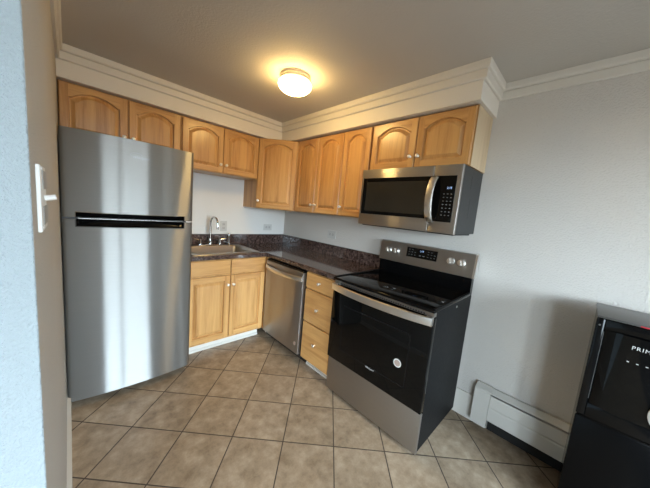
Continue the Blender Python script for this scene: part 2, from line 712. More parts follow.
# over the refrigerator: two doors
wd = X[3] - X[4] + X[2] - X[3]
m = X[3] - X[4]
wall_cab('short two-door maple wall cabinet above the steel refrigerator', 'back', X[4] + .001, wd - .002, 1.716, UT,
         [(.004, m - .004), (m + .004, wd - .010)], [m - .028, m + .028])
wd = X[0] - X[2]
m = X[1] - X[2]
wall_cab('short two-door maple wall cabinet above the sink', 'back', X[2] + .001, wd - .002, 1.652, UT,
         [(.008, m - .002), (m + .002, wd - .008)], [m - .028, m + .028])
# corner, diagonal
T = Thing('wall_cabinet', 'diagonal one-door maple wall cabinet in the corner, lower than its left neighbour', 'cabinet', (-.25, -.25, 1.352), G)
a, b = (-.5915, -.2895), (-.2895, -.5875)
bm = B()
prism(bm, [(-.001, -.001), (-.5915, -.001), a, b, (-.001, -.5875)], 1.352, UT)
T.part('body', bm, M_WOODV)
dv = Vector((b[0] - a[0], b[1] - a[1], 0)); dl = dv.length; dv.normalize()
nv = Vector((-dv.y, dv.x, 0)); nv = nv if nv.x < 0 else -nv
add_door(T, (a[0], a[1], 0), dv, nv, .012, dl - .012, 1.358, UT - .010, True, (.030, 1.433), .046)
# right wall
D = [-.5885, -.9112, -1.2446, -1.5446]
wd = D[0] - D[2]
m = D[0] - D[1]
wall_cab('tall two-door maple wall cabinet right of the diagonal corner one', 'right', D[0] - .001, wd - .002, 1.352, UT,
         [(.012, m - .002), (m + .002, wd - .004)], [m - .026, m + .028])
wd = D[2] - D[3]
wall_cab('tall narrow one-door maple wall cabinet left of the microwave', 'right', D[2] - .001, wd - .002, 1.352, UT,
         [(.003, wd - .010)], [.030])
wd = D[3] + 2.284
m = .378
T = wall_cab('short two-door maple wall cabinet above the microwave', 'right', D[3] - .001, wd - .002, 1.7285, UT,
         [(.008, m - .003), (m + .003, wd - .006)], [m - .030, m + .028])

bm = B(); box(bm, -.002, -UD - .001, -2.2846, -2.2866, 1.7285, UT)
T.part('end_panel', bm, wood('window_lit_wood', False, (.46, .32, .17), (.68, .53, .34)), label='end panel with window light put into its paler wood')  # paler than the doors: window light put into the wood colour

# ---- base cabinets
BD = .59
T = Thing('base_cabinet', 'two-door maple base cabinet under the sink', 'cabinet', (-.98, -.3, 0))
o = (-1.362, -BD, 0)
wB = 1.362 - .612
bm = B()
box(bm, 0, wB, -BD + .002, 0, .105, .70, .0015, 1)
box(bm, 0, wB, -.02, 0, .70, .872)
box(bm, 0, .018, -BD + .002, -.02, .70, .872)
box(bm, wB - .018, wB, -BD + .002, -.02, .70, .872)
frame(bm, o, **BACK)
T.part('body', bm, M_WOODV)
mm = 1.362 - .983
for ua, ub, kx in ((.010, mm - .006, mm - .026), (mm + .006, wB - .010, mm + .026)):
    add_door(T, o, **BACK, u0=ua, u1=ub, z0=.130, z1=.722, arch=False, knob=(kx, .637), st=.046)
    bm = B(); box(bm, ua, ub, .0015, .0205, .736, .866, .005)
    frame(bm, o, **BACK)
    T.part('drawer_front', bm, M_WOODH)
bm = B()
box(bm, 0, wB, -.100, -.086, .0, .104)
box(bm, 0, wB, -.086, -.074, .0, .022, .004)
frame(bm, o, **BACK)
T.part('toe_kick', bm, M_TRIM, label='white painted toe kick')

DR0, DR1 = -1.238, -1.586
T = Thing('drawer_cabinet', 'maple base cabinet of three drawers between dishwasher and range', 'cabinet', (-.3, (DR0 + DR1) / 2, 0))
o = (-BD, DR0, 0)
wD = DR0 - DR1
bm = B(); box(bm, 0, wD, -BD + .03, 0, .095, .872, .0015, 1); frame(bm, o, **RIGHT); T.part('body', bm, M_WOODV)
for z0, z1, kz in ((.737, .866, .803), (.446, .725, .582), (.106, .434, .282)):
    bm = B(); box(bm, .008, wD - .006, .0015, .0205, z0, z1, .005)
    frame(bm, o, **RIGHT)
    d = T.part('drawer', bm, M_WOODH)
    add_knob(T, d, o, RIGHT['u'], RIGHT['n'], .176, kz, .0205)
bm = B()
box(bm, 0, wD, -.085, -.070, 0, .094)
box(bm, 0, wD, -.070, -.058, 0, .020, .004)
frame(bm, o, **RIGHT)
T.part('toe_kick', bm, M_TRIM, label='white painted toe kick')

# ---- countertop with backsplash
CT, CD = .914, .612
T = Thing('countertop', 'dark speckled L-shaped countertop with low backsplash', 'countertop', (-.6, -.3, .875))
SKX0, SKX1, SKY0, SKY1 = -1.285, -.685, -.085, -.545   # cut-out for the sink
bm = B()
z0, z1 = .8745, CT
fe = CD - .02
box(bm, -1.362, SKX0, -.001, -fe, z0, z1)
box(bm, SKX0, SKX1, -.001, SKY0, z0, z1)
box(bm, SKX0, SKX1, SKY1, -fe, z0, z1)
box(bm, SKX1, -.001, -.001, -fe, z0, z1)
box(bm, -fe, -.001, -fe, -1.5865, z0, z1)
NOSE = [(0, z0), (.016, z0), (.020, z0 + .005), (.020, z1 - .010), (.0185, z1 - .005), (.015, z1 - .0015), (.010, z1), (0, z1)]
sweep(bm, NOSE, [(-1.362, -fe, 0, -1), (-fe, -fe, -1, -1), (-fe, -1.5865, -1, 0)])
ct = T.part('worktop', bm, M_GRANITE)
bm = B()
box(bm, -1.362, -.001, -.001, -.021, CT, CT + .116, .003)
box(bm, -.021, -.001, -.0215, -1.5865, CT, CT + .116, .003)
T.part('backsplash', bm, M_GRANITE)

# ---- sink
T = Thing('kitchen_sink', 'stainless steel drop-in sink set in the dark countertop', 'sink', (-.985, -.31, .76))
bm = B()


def rrect(x0, x1, y0, y1, r, z, K=5):
    pts = []
    for cx, cy, a0 in ((x1 - r, y1 - r, 0), (x0 + r, y1 - r, PI / 2), (x0 + r, y0 + r, PI), (x1 - r, y0 + r, 1.5 * PI)):
        for k in range(K + 1):
            t = a0 + PI / 2 * k / K
            pts.append((cx + r * math.cos(t), cy + r * math.sin(t), z))
    return pts


bx0, bx1, by0, by1 = -1.255, -.715, -.525, -.150
loops = [rrect(-1.312, -.658, -.566, -.055, .03, CT + .0008), rrect(-1.310, -.660, -.564, -.057, .03, CT + .006),
         rrect(-1.300, -.670, -.556, -.065, .03, CT + .0075),
         rrect(bx0 - .006, bx1 + .006, by0 - .006, by1 + .006, .05, CT + .0065),
         rrect(bx0, bx1, by0, by1, .05, CT - .002), rrect(bx0 + .008, bx1 - .008, by0 + .008, by1 - .008, .05, CT - .13),
         rrect(bx0 + .02, bx1 - .02, by0 + .02, by1 - .02, .05, CT - .155), rrect(bx0 + .05, bx1 - .05, by0 + .05, by1 - .05, .05, CT - .162)]
vr = [[bm.verts.new(p) for p in L] for L in loops]
for a, b in zip(vr, vr[1:]):
    for k in range(len(a)):
        bm.faces.new((a[k], a[(k + 1) % len(a)], b[(k + 1) % len(a)], b[k]))
bm.faces.new(vr[-1])
T.part('basin', bm, M_SINK, True, angle=50)
bm = B(); lathe(bm, [(.040, 0), (.040, .003), (.030, .004), (.022, .001)], Matrix.Translation((-.985, -.33, CT - .161)), 24)
T.part('drain', bm, M_CHROME, True)

# ---- faucet
fz = CT + .0078
FX, FY = -.992, -.108
T = Thing('faucet', 'chrome gooseneck faucet with two lever handles at the sink', 'faucet', (FX, FY, fz))
bm = B(); box(bm, FX - .115, FX + .115, FY - .026, FY + .026, fz, fz + .012, .005, 3); T.part('base_plate', bm, M_CHROME, True)
bm = B()
pts = [(FX, FY, fz + .012), (FX, FY, fz + .20)]
R = .060
for k in range(0, 15):
    t = PI * k / 14
    pts.append((FX + .012 * (1 - math.cos(t)), FY - R + R * math.cos(t), fz + .238 + R * 1.05 * math.sin(t)))
pts.append((FX + .024, FY - 2 * R - .004, fz + .200))
tube(bm, pts, .0095, 12)
lathe(bm, [(.020, .012), (.020, .03), (.013, .045), (.012, .07)], Matrix.Translation((FX, FY, fz)), 16)
lathe(bm, [(.012, 0), (.0125, .024)], Matrix.Translation((FX + .024, FY - 2 * R - .004, fz + .182)), 14)
T.part('spout', bm, M_CHROME, True)
for s in (-1, 1):
    bm = B()
    cx = FX + s * .100
    lathe(bm, [(.021, .012), (.021, .022), (.014, .032), (.013, .062), (.010, .070)], Matrix.Translation((cx, FY, fz)), 16)
    tube(bm, [(cx, FY, fz + .060), (cx + s * .03, FY - .006, fz + .066), (cx + s * .066, FY - .012, fz + .070)], [.008, .007, .006], 10)
    T.part('handle', bm, M_CHROME, True)
T = Thing('side_sprayer', 'slim chrome side sprayer standing right of the faucet', 'sprayer', (-.792, FY, fz))
bm = B()
lathe(bm, [(.018, 0), (.018, .006), (.011, .012), (.011, .03)], Matrix.Translation((-.792, FY, fz)), 14)
T.part('holder', bm, M_CHROME, True)
bm = B()
lathe(bm, [(.009, .03), (.012, .05), (.010, .085), (.015, .10), (.015, .122), (.009, .130)], Matrix.Translation((-.792, FY, fz)), 14)
T.part('spray_head', bm, M_CHROME, True)

# ------------------------------------------------------------------ dishwasher
DW0, DW1 = -.640, -1.222
T = Thing('dishwasher', 'stainless steel built-in dishwasher between sink cabinet and drawers', 'dishwasher', (-.32, (DW0 + DW1) / 2, 0))
bm = B()
box(bm, -.05, -.585, DW0 - .004, DW1 + .004, .06, .868)
T.part('body', bm, M_BLACKM)
bm = B(); box(bm, -.586, -.628, DW0, DW1, .112, .846, .003, 2); dr = T.part('door', bm, M_STEEL_D, True)
bm = B(); box(bm, -.590, -.622, DW0, DW1, .849, .866, .002)
T.part('control_strip', bm, M_BLACKP)
# bowed bar handle: a wide flat arc
bm = B()


def bow_bar(bm, xf, bow, ya, yb, zc, hh, th, K=20, endx=None):
    ringp = None
    for k in range(K + 1):
        t = k / K
        y = ya + (yb - ya) * t
        x = xf - bow * (1 - (2 * t - 1) ** 2) ** .8
        sag = 0
        prof = [(x, zc - hh / 2), (x - th * .8, zc - hh / 2 + .004), (x - th, zc), (x - th * .8, zc + hh / 2 - .004), (x, zc + hh / 2), (x + .003, zc)]
        r_ = [bm.verts.new((px, y, pz)) for px, pz in prof]
        if ringp:
            for i in range(6):
                bm.faces.new((ringp[i], ringp[(i + 1) % 6], r_[(i + 1) % 6], r_[i]))
        else:
            bm.faces.new(r_)
        ringp = r_
    bm.faces.new(ringp)


bow_bar(bm, -.630, .050, DW0 - .008, DW1 + .008, .792, .042, .012)
T.part('handle', bm, M_STEEL_P, True, dr, angle=60)
bm = B(); lathe(bm, [(.017, 0), (.017, .0008)], Matrix.Translation((-.6285, -1.175, .20)) @ Matrix.Rotation(-PI / 2, 4, 'Y'), 24)
st = T.part('sticker', bm, M_STEEL_P, False, dr)
bm = B(); lathe(bm, [(.013, 0), (.013, .0005)], Matrix.Translation((-.6294, -1.175, .20)) @ Matrix.Rotation(-PI / 2, 4, 'Y'), 24)
T.part('sticker_centre', bm, M_COPPER, False, dr)
bm = B(); box(bm, -.50, -.52, DW0, DW1, .0, .105); T.part('toe_panel', bm, M_BLACKM)

# corner filler beside the dishwasher
T = Thing('corner_filler', 'narrow maple filler strip between sink cabinet and dishwasher', 'filler strip', (-.6, -.62, 0))
bm = B(); box(bm, -.610, -.592, -.5915, -.636, .105, .872, .001, 1); T.part('stile', bm, M_WOODV)
bm = B(); box(bm, -.513, -.500, -.506, -.636, 0, .100, .002); T.part('toe_kick', bm, M_TRIM)

# ------------------------------------------------------------------ refrigerator
FXL, FXR = -2.0605, -1.364
FYE = -.755
BUL = .028
T = Thing('refrigerator', 'tall stainless steel top-freezer refrigerator against the left wall', 'refrigerator', ((FXL + FXR) / 2, -.4, 0))
bm = B(); box(bm, FXL + .006, FXR - .004, -.04, -.690, .03, 1.695, .004); T.part('body', bm, M_SIDE)


def fy(x):
    t = (2 * x - FXL - FXR) / (FXR - FXL)
    t = max(-1, min(1, t))
    y = FYE - BUL * (1 - abs(t) ** 2.2)
    e_ = (1 - abs(t)) * (FXR - FXL) / 2     # distance to the door edge
    r_ = .017
    if e_ < r_:
        y += r_ - math.sqrt(max(0, r_ * r_ - (r_ - e_) ** 2))
    return y


PX0, PX1 = -2.002, -1.424
ns = 34
xs = sorted(set([FXL + (FXR - FXL) * k / ns for k in range(ns + 1)] +
                [FXL + .0008, FXL + .003, FXL + .007, FXL + .013, FXR - .0008, FXR - .003, FXR - .007, FXR - .013,
                 PX0, PX0 + .006, PX1, PX1 - .006]))


def door_grid(zs, scoop, yb=-.694):
    """scoop(x,z)->depth of the finger pocket"""
    d, h = B(), B()
    vd = {}

    def V(bmx, key, co):
        if (bmx, key) not in vd:
            vd[(bmx, key)] = bmx.verts.new(co)
        return vd[(bmx, key)]
    for i in range(len(xs) - 1):
        for j in range(len(zs) - 1):
            xc, zc = (xs[i] + xs[i + 1]) / 2, (zs[j] + zs[j + 1]) / 2
            tgt = h if scoop(xc, zc) > 0 else d
            q = []
            for (ii, jj) in ((i, j), (i + 1, j), (i + 1, j + 1), (i, j + 1)):
                q.append(V(tgt, (ii, jj), (xs[ii], fy(xs[ii]) + scoop(xs[ii], zs[jj]), zs[jj])))
            tgt.faces.new(q)
    # rim back to the carcass
    for jj in (0, len(zs) - 1):
        for i in range(len(xs) - 1):
            z = zs[jj]
            a_, b_ = xs[i], xs[i + 1]
            d.faces.new([d.verts.new(p) for p in ((a_, fy(a_) + scoop(a_, z), z), (b_, fy(b_) + scoop(b_, z), z), (b_, yb, z), (a_, yb, z))])
    for xx in (xs[0], xs[-1]):
        d.faces.new([d.verts.new(p) for p in ((xx, fy(xx), zs[0]), (xx, fy(xx), zs[-1]), (xx, yb, zs[-1]), (xx, yb, zs[0]))])
    d.faces.new([d.verts.new(p) for p in ((xs[0], yb, zs[0]), (xs[-1], yb, zs[0]), (xs[-1], yb, zs[-1]), (xs[0], yb, zs[-1]))])
    return d, h


def lerp_scoop(za, zb, depth):
    def f(x, z):
        if not (PX0 - 1e-6 <= x <= PX1 + 1e-6):
            return 0
        if (z - za) * (z - zb) > 1e-9:
            return 0
        t = (z - za) / (zb - za)
        ex = min(x - PX0, PX1 - x)
        return depth * (t ** .6) * min(1, max(0, ex / .006)) if t > 0 else 0
    return f


def handle_rim(zt, zb_, parent):
    bm_ = B()
    for zz in (zt,):
        tube(bm_, [(x, fy(x) - .001, zz) for x in xs if PX0 <= x <= PX1], .0028, 6)
    for xx in (PX0, PX1):
        tube(bm_, [(xx, fy(xx) - .001, zt), (xx, fy(xx) - .001, zb_)], .0028, 6)
    return bm_


zs1 = [1.219, 1.226, 1.233, 1.240, 1.247, 1.2505, 1.256, 1.30, 1.5, 1.69, 1.71, 1.716]
d, h = door_grid(zs1, lerp_scoop(1.2505, 1.219, .030))
fd = T.part('freezer_door', d, M_STEEL, True, angle=35)
T.part('handle', h, M_BLACKP, True, fd, label='black finger pocket along the bottom of the freezer door')
bm = handle_rim(1.2505, 1.219, fd)
T.part('handle_rim', bm, M_CHROME, True, fd)
zs2 = [.055, .062, .2, .6, 1.0, 1.155, 1.1635, 1.172, 1.18, 1.19, 1.20, 1.207]
d, h = door_grid(zs2, lerp_scoop(1.1635, 1.207, .030))
rd = T.part('main_door', d, M_STEEL, True, angle=35)
T.part('handle', h, M_BLACKP, True, rd, label='black finger pocket along the top of the main door')
bm = handle_rim(1.1635, 1.207, rd)
T.part('handle_rim', bm, M_GREYTOP, True, rd)
bm = B(); box(bm, FXL + .004, FXR - .004, -.692, -.745, 1.2075, 1.2185); T.part('door_gap_gasket', bm, M_BLACKM)
bm = B(); box(bm, PX0 + .01, PX1 - .01, -.752, -.772, 1.2095, 1.2165, .002); T.part('pocket_bar', bm, plain('dark_chrome', (.22, .22, .22), .22, metal=1))
bm = B(); box(bm, FXR - .045, FXR - .003, -.745, -.757, 1.2095, 1.2165, .002); T.part('hinge', bm, M_STEEL_P)
bm = B(); box(bm, FXL + .03, FXR - .03, -.62, -.68, .004, .05); T.part('toe_grille', bm, M_BLACKM)
for xx in (FXL + .06, FXR - .06):
    bm = B(); lathe(bm, [(.02, 0), (.02, .03)], Matrix.Translation((xx, -.60, 0)), 14); T.part('foot', bm, M_BLACKM)
ang = 0
bm = text_bm('Whirlpool', .022, (-1.735, fy(-1.695) - .0008, 1.612), (1, 0, 0), (0, -1, 0), shear=.15)
T.part('logo', bm, M_LOGO, False, fd, label='small grey maker lettering')
bm = B()
tube(bm, [(-1.715 + .03 * math.cos(t), fy(-1.70) - .0006, 1.624 + .016 * math.sin(t)) for t in [PI * .05 + PI * 1.1 * k / 14 for k in range(15)]], .0012, 6)
T.part('logo_swoosh', bm, M_LOGO, False, fd)

# ------------------------------------------------------------------ electric range
R0, R1 = -1.590, -2.340
RF = -.614
T = Thing('electric_range', 'stainless and black electric range with glass cooktop below the microwave', 'range', (-.32, (R0 + R1) / 2, 0))
bm = B(); box(bm, -.03, -.600, R0 - .002, R1 + .002, .035, .893, .003); T.part('body', bm, M_SIDE)
bm = B(); box(bm, -.6005, RF - .006, R0, R1, .030, .287, .004, 2); T.part('storage_drawer', bm, M_STEEL_D, True)
bm = B(); box(bm, -.6005, RF - .024, R0, R1, .295, .862, .005, 3); od = T.part('oven_door', bm, M_BLACKG, True)
gx = RF - .0242
bm = B()
for (ya, yb, za, zb) in ((R0 - .115, R1 + .115, .392, .398), (R0 - .115, R1 + .115, .722, .728),):
    box(bm, gx, gx - .0004, ya, yb, za, zb)
for yy in (R0 - .115, R1 + .121):
    box(bm, gx, gx - .0004, yy, yy - .006, .392, .728)
T.part('window_outline', bm, M_BURNER, False, od)
bm = text_bm('Whirlpool', .0165, (gx - .0002, -1.942, .386), (0, -1, 0), (-1, 0, 0), shear=.1)
T.part('logo', bm, M_INK, False, od, label='small white maker lettering')
rotx = Matrix.Rotation(-PI / 2, 4, 'Y')
bm = B(); lathe(bm, [(.026, 0), (.026, .0007)], Matrix.Translation((gx, -2.165, .522)) @ rotx, 28)
stk = T.part('sticker', bm, M_WHITE, False, od, label='round white sticker')
bm = B(); lathe(bm, [(.019, 0), (.019, .0005)], Matrix.Translation((gx - .0008, -2.165, .522)) @ rotx, 28)
T.part('sticker_centre', bm, M_COPPER, False, od)
# handle: wide flat bar bowed outwards
bm = B()
bow_bar(bm, gx - .010, .045, R0 - .009, R1 + .006, .846, .050, .012, 28)
hd = T.part('handle', bm, M_STEEL_P, True, od, angle=60)
for ya, yb in ((R0 - .002, R0 - .042), (R1 + .042, R1 + .002)):
    bm = B(); box(bm, gx + .004, gx - .020, ya, yb, .822, .870, .003)
    T.part('handle_end', bm, M_STEEL_P, True, od)
# vent strip between door and cooktop
bm = B(); box(bm, -.6005, -.630, R0 - .004, R1 + .004, .866, .890, .002); vs_ = T.part('vent_strip', bm, M_STEEL_D)
bm = B()
for k in range(40):
    yy = R0 - .06 - k * .016
    box(bm, -.6302, -.6306, yy, yy - .010, .870, .878)
T.part('vent_slots', bm, M_SLOT, False, vs_)
# cooktop
bm = B(); box(bm, -.075, -.648, R0 + .002, R1 - .002, .894, .913, .006, 3); ck = T.part('cooktop', bm, M_BLACKG, True)
for yy in (R0 + .001, R1 - .001):
    s = -1 if yy == R0 + .001 else 1
    bm = B(); box(bm, -.075, -.640, yy, yy + s * .014, .9135, .9185, .002)
    T.part('side_trim', bm, M_SIDE, False, ck)
for (cx, cy, rr) in ((-.47, R0 - .20, .095), (-.47, R1 + .20, .115), (-.22, R0 - .20, .078), (-.22, R1 + .20, .078), (-.20, (R0 + R1) / 2, .055)):
    for q in (1.0, .62):
        n_ = 40
        bm = B()
        for k in range(n_):
            t0, t1 = 2 * PI * k / n_, 2 * PI * (k + 1) / n_
            ri, ro = rr * q - .0025, rr * q
            bm.faces.new([bm.verts.new((cx + r_ * math.cos(t), cy + r_ * math.sin(t), .9134)) for r_, t in ((ri, t0), (ro, t0), (ro, t1), (ri, t1))])
        bmesh.ops.remove_doubles(bm, verts=bm.verts, dist=1e-5)
        T.part('burner_ring', bm, M_BURNER, False, ck)
# backguard
bm = B()
prof = [(-.028, .895), (-.028, 1.174), (-.050, 1.1755), (-.061, 1.172), (-.073, 1.020), (-.070, .895)]
prism(bm, [(px, pz) for px, pz in prof], R0 - .004, R1 + .004, 'y')
T.part('backguard', bm, M_BLACKP)
bm = B()
prof = [(-.030, 1.1765), (-.030, 1.1815), (-.052, 1.183), (-.066, 1.179), (-.086, 1.022), (-.080, 1.018), (-.075, 1.019), (-.062, 1.174)]
prism(bm, prof, R0, R1 + .004, 'y')
bp = T.part('control_panel', bm, M_STEEL_D)
bm = B()
prof2 = [(-.030, 1.02), (-.030, 1.182), (-.052, 1.1838), (-.067, 1.1798), (-.087, 1.021), (-.080, 1.017)]
prism(bm, prof2, R1 + .0038, R1 - .010, 'y')
T.part('end_cap', bm, M_STEEL_P, False, bp)
# local frame on the sloped panel
pt, pb = Vector((-.066, 0, 1.179)), Vector((-.086, 0, 1.022))
upv = (pt - pb).normalized()
nrm = Vector((upv.z, 0, -upv.x)); nrm = nrm if nrm.x < 0 else -nrm


def on_panel(y, z):
    t = (z - pb.z) / (pt.z - pb.z)
    q = pb + (pt - pb) * t
    return Vector((q.x, y, q.z))


def panel_box(bm, ya, yb, za, zb, th, lift=0.0):
    q = []
    for y in (ya, yb):
        for z in (za, zb):
            for l in (lift, lift + th):
                q.append(bm.verts.new(on_panel(y, z) + nrm * l))
    for f in ((0, 1, 3, 2), (4, 5, 7, 6), (0, 1, 5, 4), (2, 3, 7, 6), (0, 2, 6, 4), (1, 3, 7, 5)):
        bm.faces.new([q[i] for i in f])


bm = B(); panel_box(bm, -1.838, -2.083, 1.082, 1.158, .002); dp = T.part('display_panel', bm, M_BLACKG, False, bp)
bm = text_bm('2:18', .017, on_panel(-1.963, 1.138) + nrm * .0022, (0, -1, 0), nrm, upv, align='CENTER')
T.part('clock_digits', bm, M_LED, False, dp, label='blue lit clock digits')
for yy in (-1.855, -1.880, -1.905, -2.010, -2.035, -2.060):
    for zz in (1.140, 1.121, 1.100):
        if random.random() < .85:
            bm = B(); panel_box(bm, yy, yy - .010, zz, zz + .003, .0003, .0022)
            T.part('touch_legend', bm, M_INKD, False, dp)
for yy in (-1.945, -1.975):
    bm = B(); panel_box(bm, yy, yy - .014, 1.100, 1.106, .0003, .0022)
    T.part('touch_legend', bm, M_INKD, False, dp)
rot = nrm.to_track_quat('Z', 'Y').to_matrix().to_4x4()
for yy in (-1.672, -1.745, -2.184, -2.256):
    q = on_panel(yy, 1.109)
    bm = B()
    lathe(bm, [(.026, 0), (.026, .003), (.023, .005), (.0225, .022), (.0205, .027), (.010, .028)], Matrix.Translation(q) @ rot, 24)
    k = T.part('knob', bm, M_NICKEL, True, bp)
    bm = B()
    A = Matrix.Translation(q) @ rot @ Matrix.Rotation(.3, 4, 'Z')
    box(bm, -.0045, .0045, -.018, .018, .0275, .034, .0015)
    bm.transform(A)
    T.part('knob_grip', bm, M_NICKEL, False, k)
for (fx, yy) in ((-.57, R0 - .04), (-.57, R1 + .05), (-.1, R0 - .05), (-.1, R1 + .05)):
    bm = B(); lathe(bm, [(.018, 0), (.018, .012), (.008, .014), (.008, .036)], Matrix.Translation((fx, yy, 0)), 14)
    T.part('foot', bm, M_BLACKM)
bm = B(); box(bm, -.30, -.312, R1 + .0015, R1 - .0012, .86, .872)
T.part('side_bracket', bm, M_STEEL_P)

# ------------------------------------------------------------------ microwave
W0, W1 = -1.5466, -2.283
WF = -.379
Z0, Z1 = 1.309, 1.7268
T = Thing('microwave', 'stainless over-the-range microwave hanging under a maple cabinet', 'microwave', (-.19, (W0 + W1) / 2, Z0))
bm = B()
box(bm, -.002, -.355, W0 - .003, W1 + .003, Z0 + .006, Z1, .003)
T.part('body', bm, M_SIDE2)
SPL = -2.112
bm = B(); box(bm, -.3555, WF, W0, SPL - .0006, Z0, Z1 - .001, .005, 3); md = T.part('door', bm, M_STEEL_D, True)
bm = B(); box(bm, -.3555, WF, SPL - .0024, W1, Z0, Z1 - .001, .005, 3); mc = T.part('control_panel', bm, M_STEEL_D, True)
bm = B(); box(bm, WF + .001, WF - .0025, -1.566, SPL - .0005, 1.392, 1.660, .001, 1); mw = T.part('window', bm, M_BLACKG, False, md)
bm = B(); box(bm, WF - .0024, WF - .0030, -1.600, -2.075, 1.415, 1.632); T.part('window_mesh', bm, M_MESH, False, mw)
bm = B(); box(bm, WF + .001, WF - .0025, SPL - .0025, -2.254, 1.380, 1.660, .001, 1); mk = T.part('keypad', bm, M_BLACKG, False, mc)
bm = text_bm('2:18', .017, (WF - .0026, -2.220, 1.586), (0, -1, 0), (-1, 0, 0), align='CENTER')
T.part('clock_digits', bm, M_LED, False, mk, label='blue lit clock digits')
bm = B()
for yy in (-2.185, -2.207, -2.229):
    for r_ in range(7):
        zz = 1.548 - r_ * .0215
        box(bm, WF - .0025, WF - .0029, yy - .003, yy - .011, zz, zz + .0045)
T.part('key_legends', bm, M_INKD, False, mk)
# bowed vertical handle
bm = B()
ringp = None
K = 18
for k in range(K + 1):
    t = k / K
    z = 1.372 + (1.655 - 1.372) * t
    x = WF - .006 - .055 * (1 - (2 * t - 1) ** 2) ** .75
    c_ = -2.124
    prof = [(x + .004, c_ + .023), (x - .006, c_ + .019), (x - .008, c_), (x - .006, c_ - .019), (x + .004, c_ - .023), (x + .006, c_)]
    r_ = [bm.verts.new((px, py, z)) for px, py in prof]
    if ringp:
        for i in range(6):
            bm.faces.new((ringp[i], ringp[(i + 1) % 6], r_[(i + 1) % 6], r_[i]))
    else:
        bm.faces.new(r_)
    ringp = r_
bm.faces.new(ringp)
T.part('handle', bm, M_STEEL_P, True, md, angle=60)
for zz in (1.372, 1.640):
    bm = B(); box(bm, WF - .001, WF - .012, -2.114, -2.142, zz, zz + .016, .002)
    T.part('handle_mount', bm, M_STEEL_P, False, md)
bm = B()
tube(bm, [(WF - .0006, -1.842 - .022 * math.cos(t), 1.693 + .010 * math.sin(t)) for t in [PI * .9 + PI * .9 * k / 12 for k in range(13)]], .0012, 6)
tube(bm, [(WF - .0006, -1.862 - .02 * k / 6, 1.690 + .014 * (k / 6) ** 2) for k in range(7)], .0010, 6)
T.part('logo_swoosh', bm, M_INK, False, md, label='small pale swoosh emblem')
for (xx, za, zb) in ((-.18, 1.41, 1.54), (-.20, 1.60, 1.68)):
    bm = B(); box(bm, xx, xx - .006, W1 + .0031, W1 + .0024, za, zb)
    T.part('side_vent', bm, M_SLOT)
bm = B(); box(bm, -.03, -.345, W0 - .02, W1 + .02, Z0 - .006, Z0 + .0055, .002); T.part('underside_grille', bm, M_BLACKM)


# ------------------------------------------------------------------ outlets and switch
def outlet(label, centre, u, n, w_, h_, horizontal=True):
    T = Thing('wall_outlet', label, 'outlet', centre, 'white outlets on the kitchen walls')
    bm = B(); box(bm, -w_ / 2, w_ / 2, 0, .005, -h_ / 2, h_ / 2, .002); frame(bm, centre, u, n); pt_ = T.part('plate', bm, M_PLATE)
    for s in (-1, 1):
        du, dz = (s * .021, 0) if horizontal else (0, s * .021)
        bm = B()
        box(bm, du - .015, du + .015, .0045, .0062, dz - .015, dz + .015, .0015)
        for q in (-1, 1):
            if horizontal:
                box(bm, du - .004, du + .004, .0055, .0066, dz + q * .006 - .001, dz + q * .006 + .001, mi=1)
            else:
                box(bm, du + q * .006 - .001, du + q * .006 + .001, .0055, .0066, dz - .004, dz + .004, mi=1)
        frame(bm, centre, u, n)
        T.part('receptacle', bm, [M_PLATE_D, M_SLOT], False, pt_)


outlet('white upright outlet plate on the wall just right of the faucet', (-.812, -.0005, 1.118), BACK['u'], BACK['n'], .075, .115, False)
outlet('white sideways outlet plate on the back wall below the diagonal corner cabinet', (-.248, -.0005, 1.117), BACK['u'], BACK['n'], .115, .078)
outlet('white outlet plate on the right wall above the dishwasher counter', (-.0005, -.902, 1.14), RIGHT['u'], RIGHT['n'], .125, .085)

ys = -2.15
xw = wlx(ys)
T = Thing('light_switch', 'white wall switch plate with one toggle on the left wall edge', 'light switch', (xw, ys, 1.36))
bm = B(); box(bm, xw - .001, xw + .006, ys - .055, ys + .055, 1.302, 1.416, .002); p_ = T.part('plate', bm, M_WHITE)
bm = B(); box(bm, xw + .0055, xw + .0075, ys - .028, ys + .052, 1.312, 1.345, .001); T.part('insert', bm, M_GREYPL, False, p_)
bm = B(); box(bm, xw + .0055, xw + .0075, ys - .028, ys + .052, 1.375, 1.408, .001); T.part('insert', bm, M_GREYPL, False, p_)
bm = B()
tube(bm, [(xw + .007, ys - .01, 1.360), (xw + .015, ys - .01, 1.361), (xw + .022, ys - .01, 1.363)], [.0055, .005, .0045], 8)
T.part('toggle', bm, M_WHITE, True, p_)
for zz in (1.31, 1.41):
    bm = B(); lathe(bm, [(.0035, 0), (.003, .0015)], Matrix.Translation((xw + .0058, ys - .04, zz)) @ Matrix.Rotation(PI / 2, 4, 'Y'), 10)
    T.part('screw', bm, M_STEEL_P, False, p_)

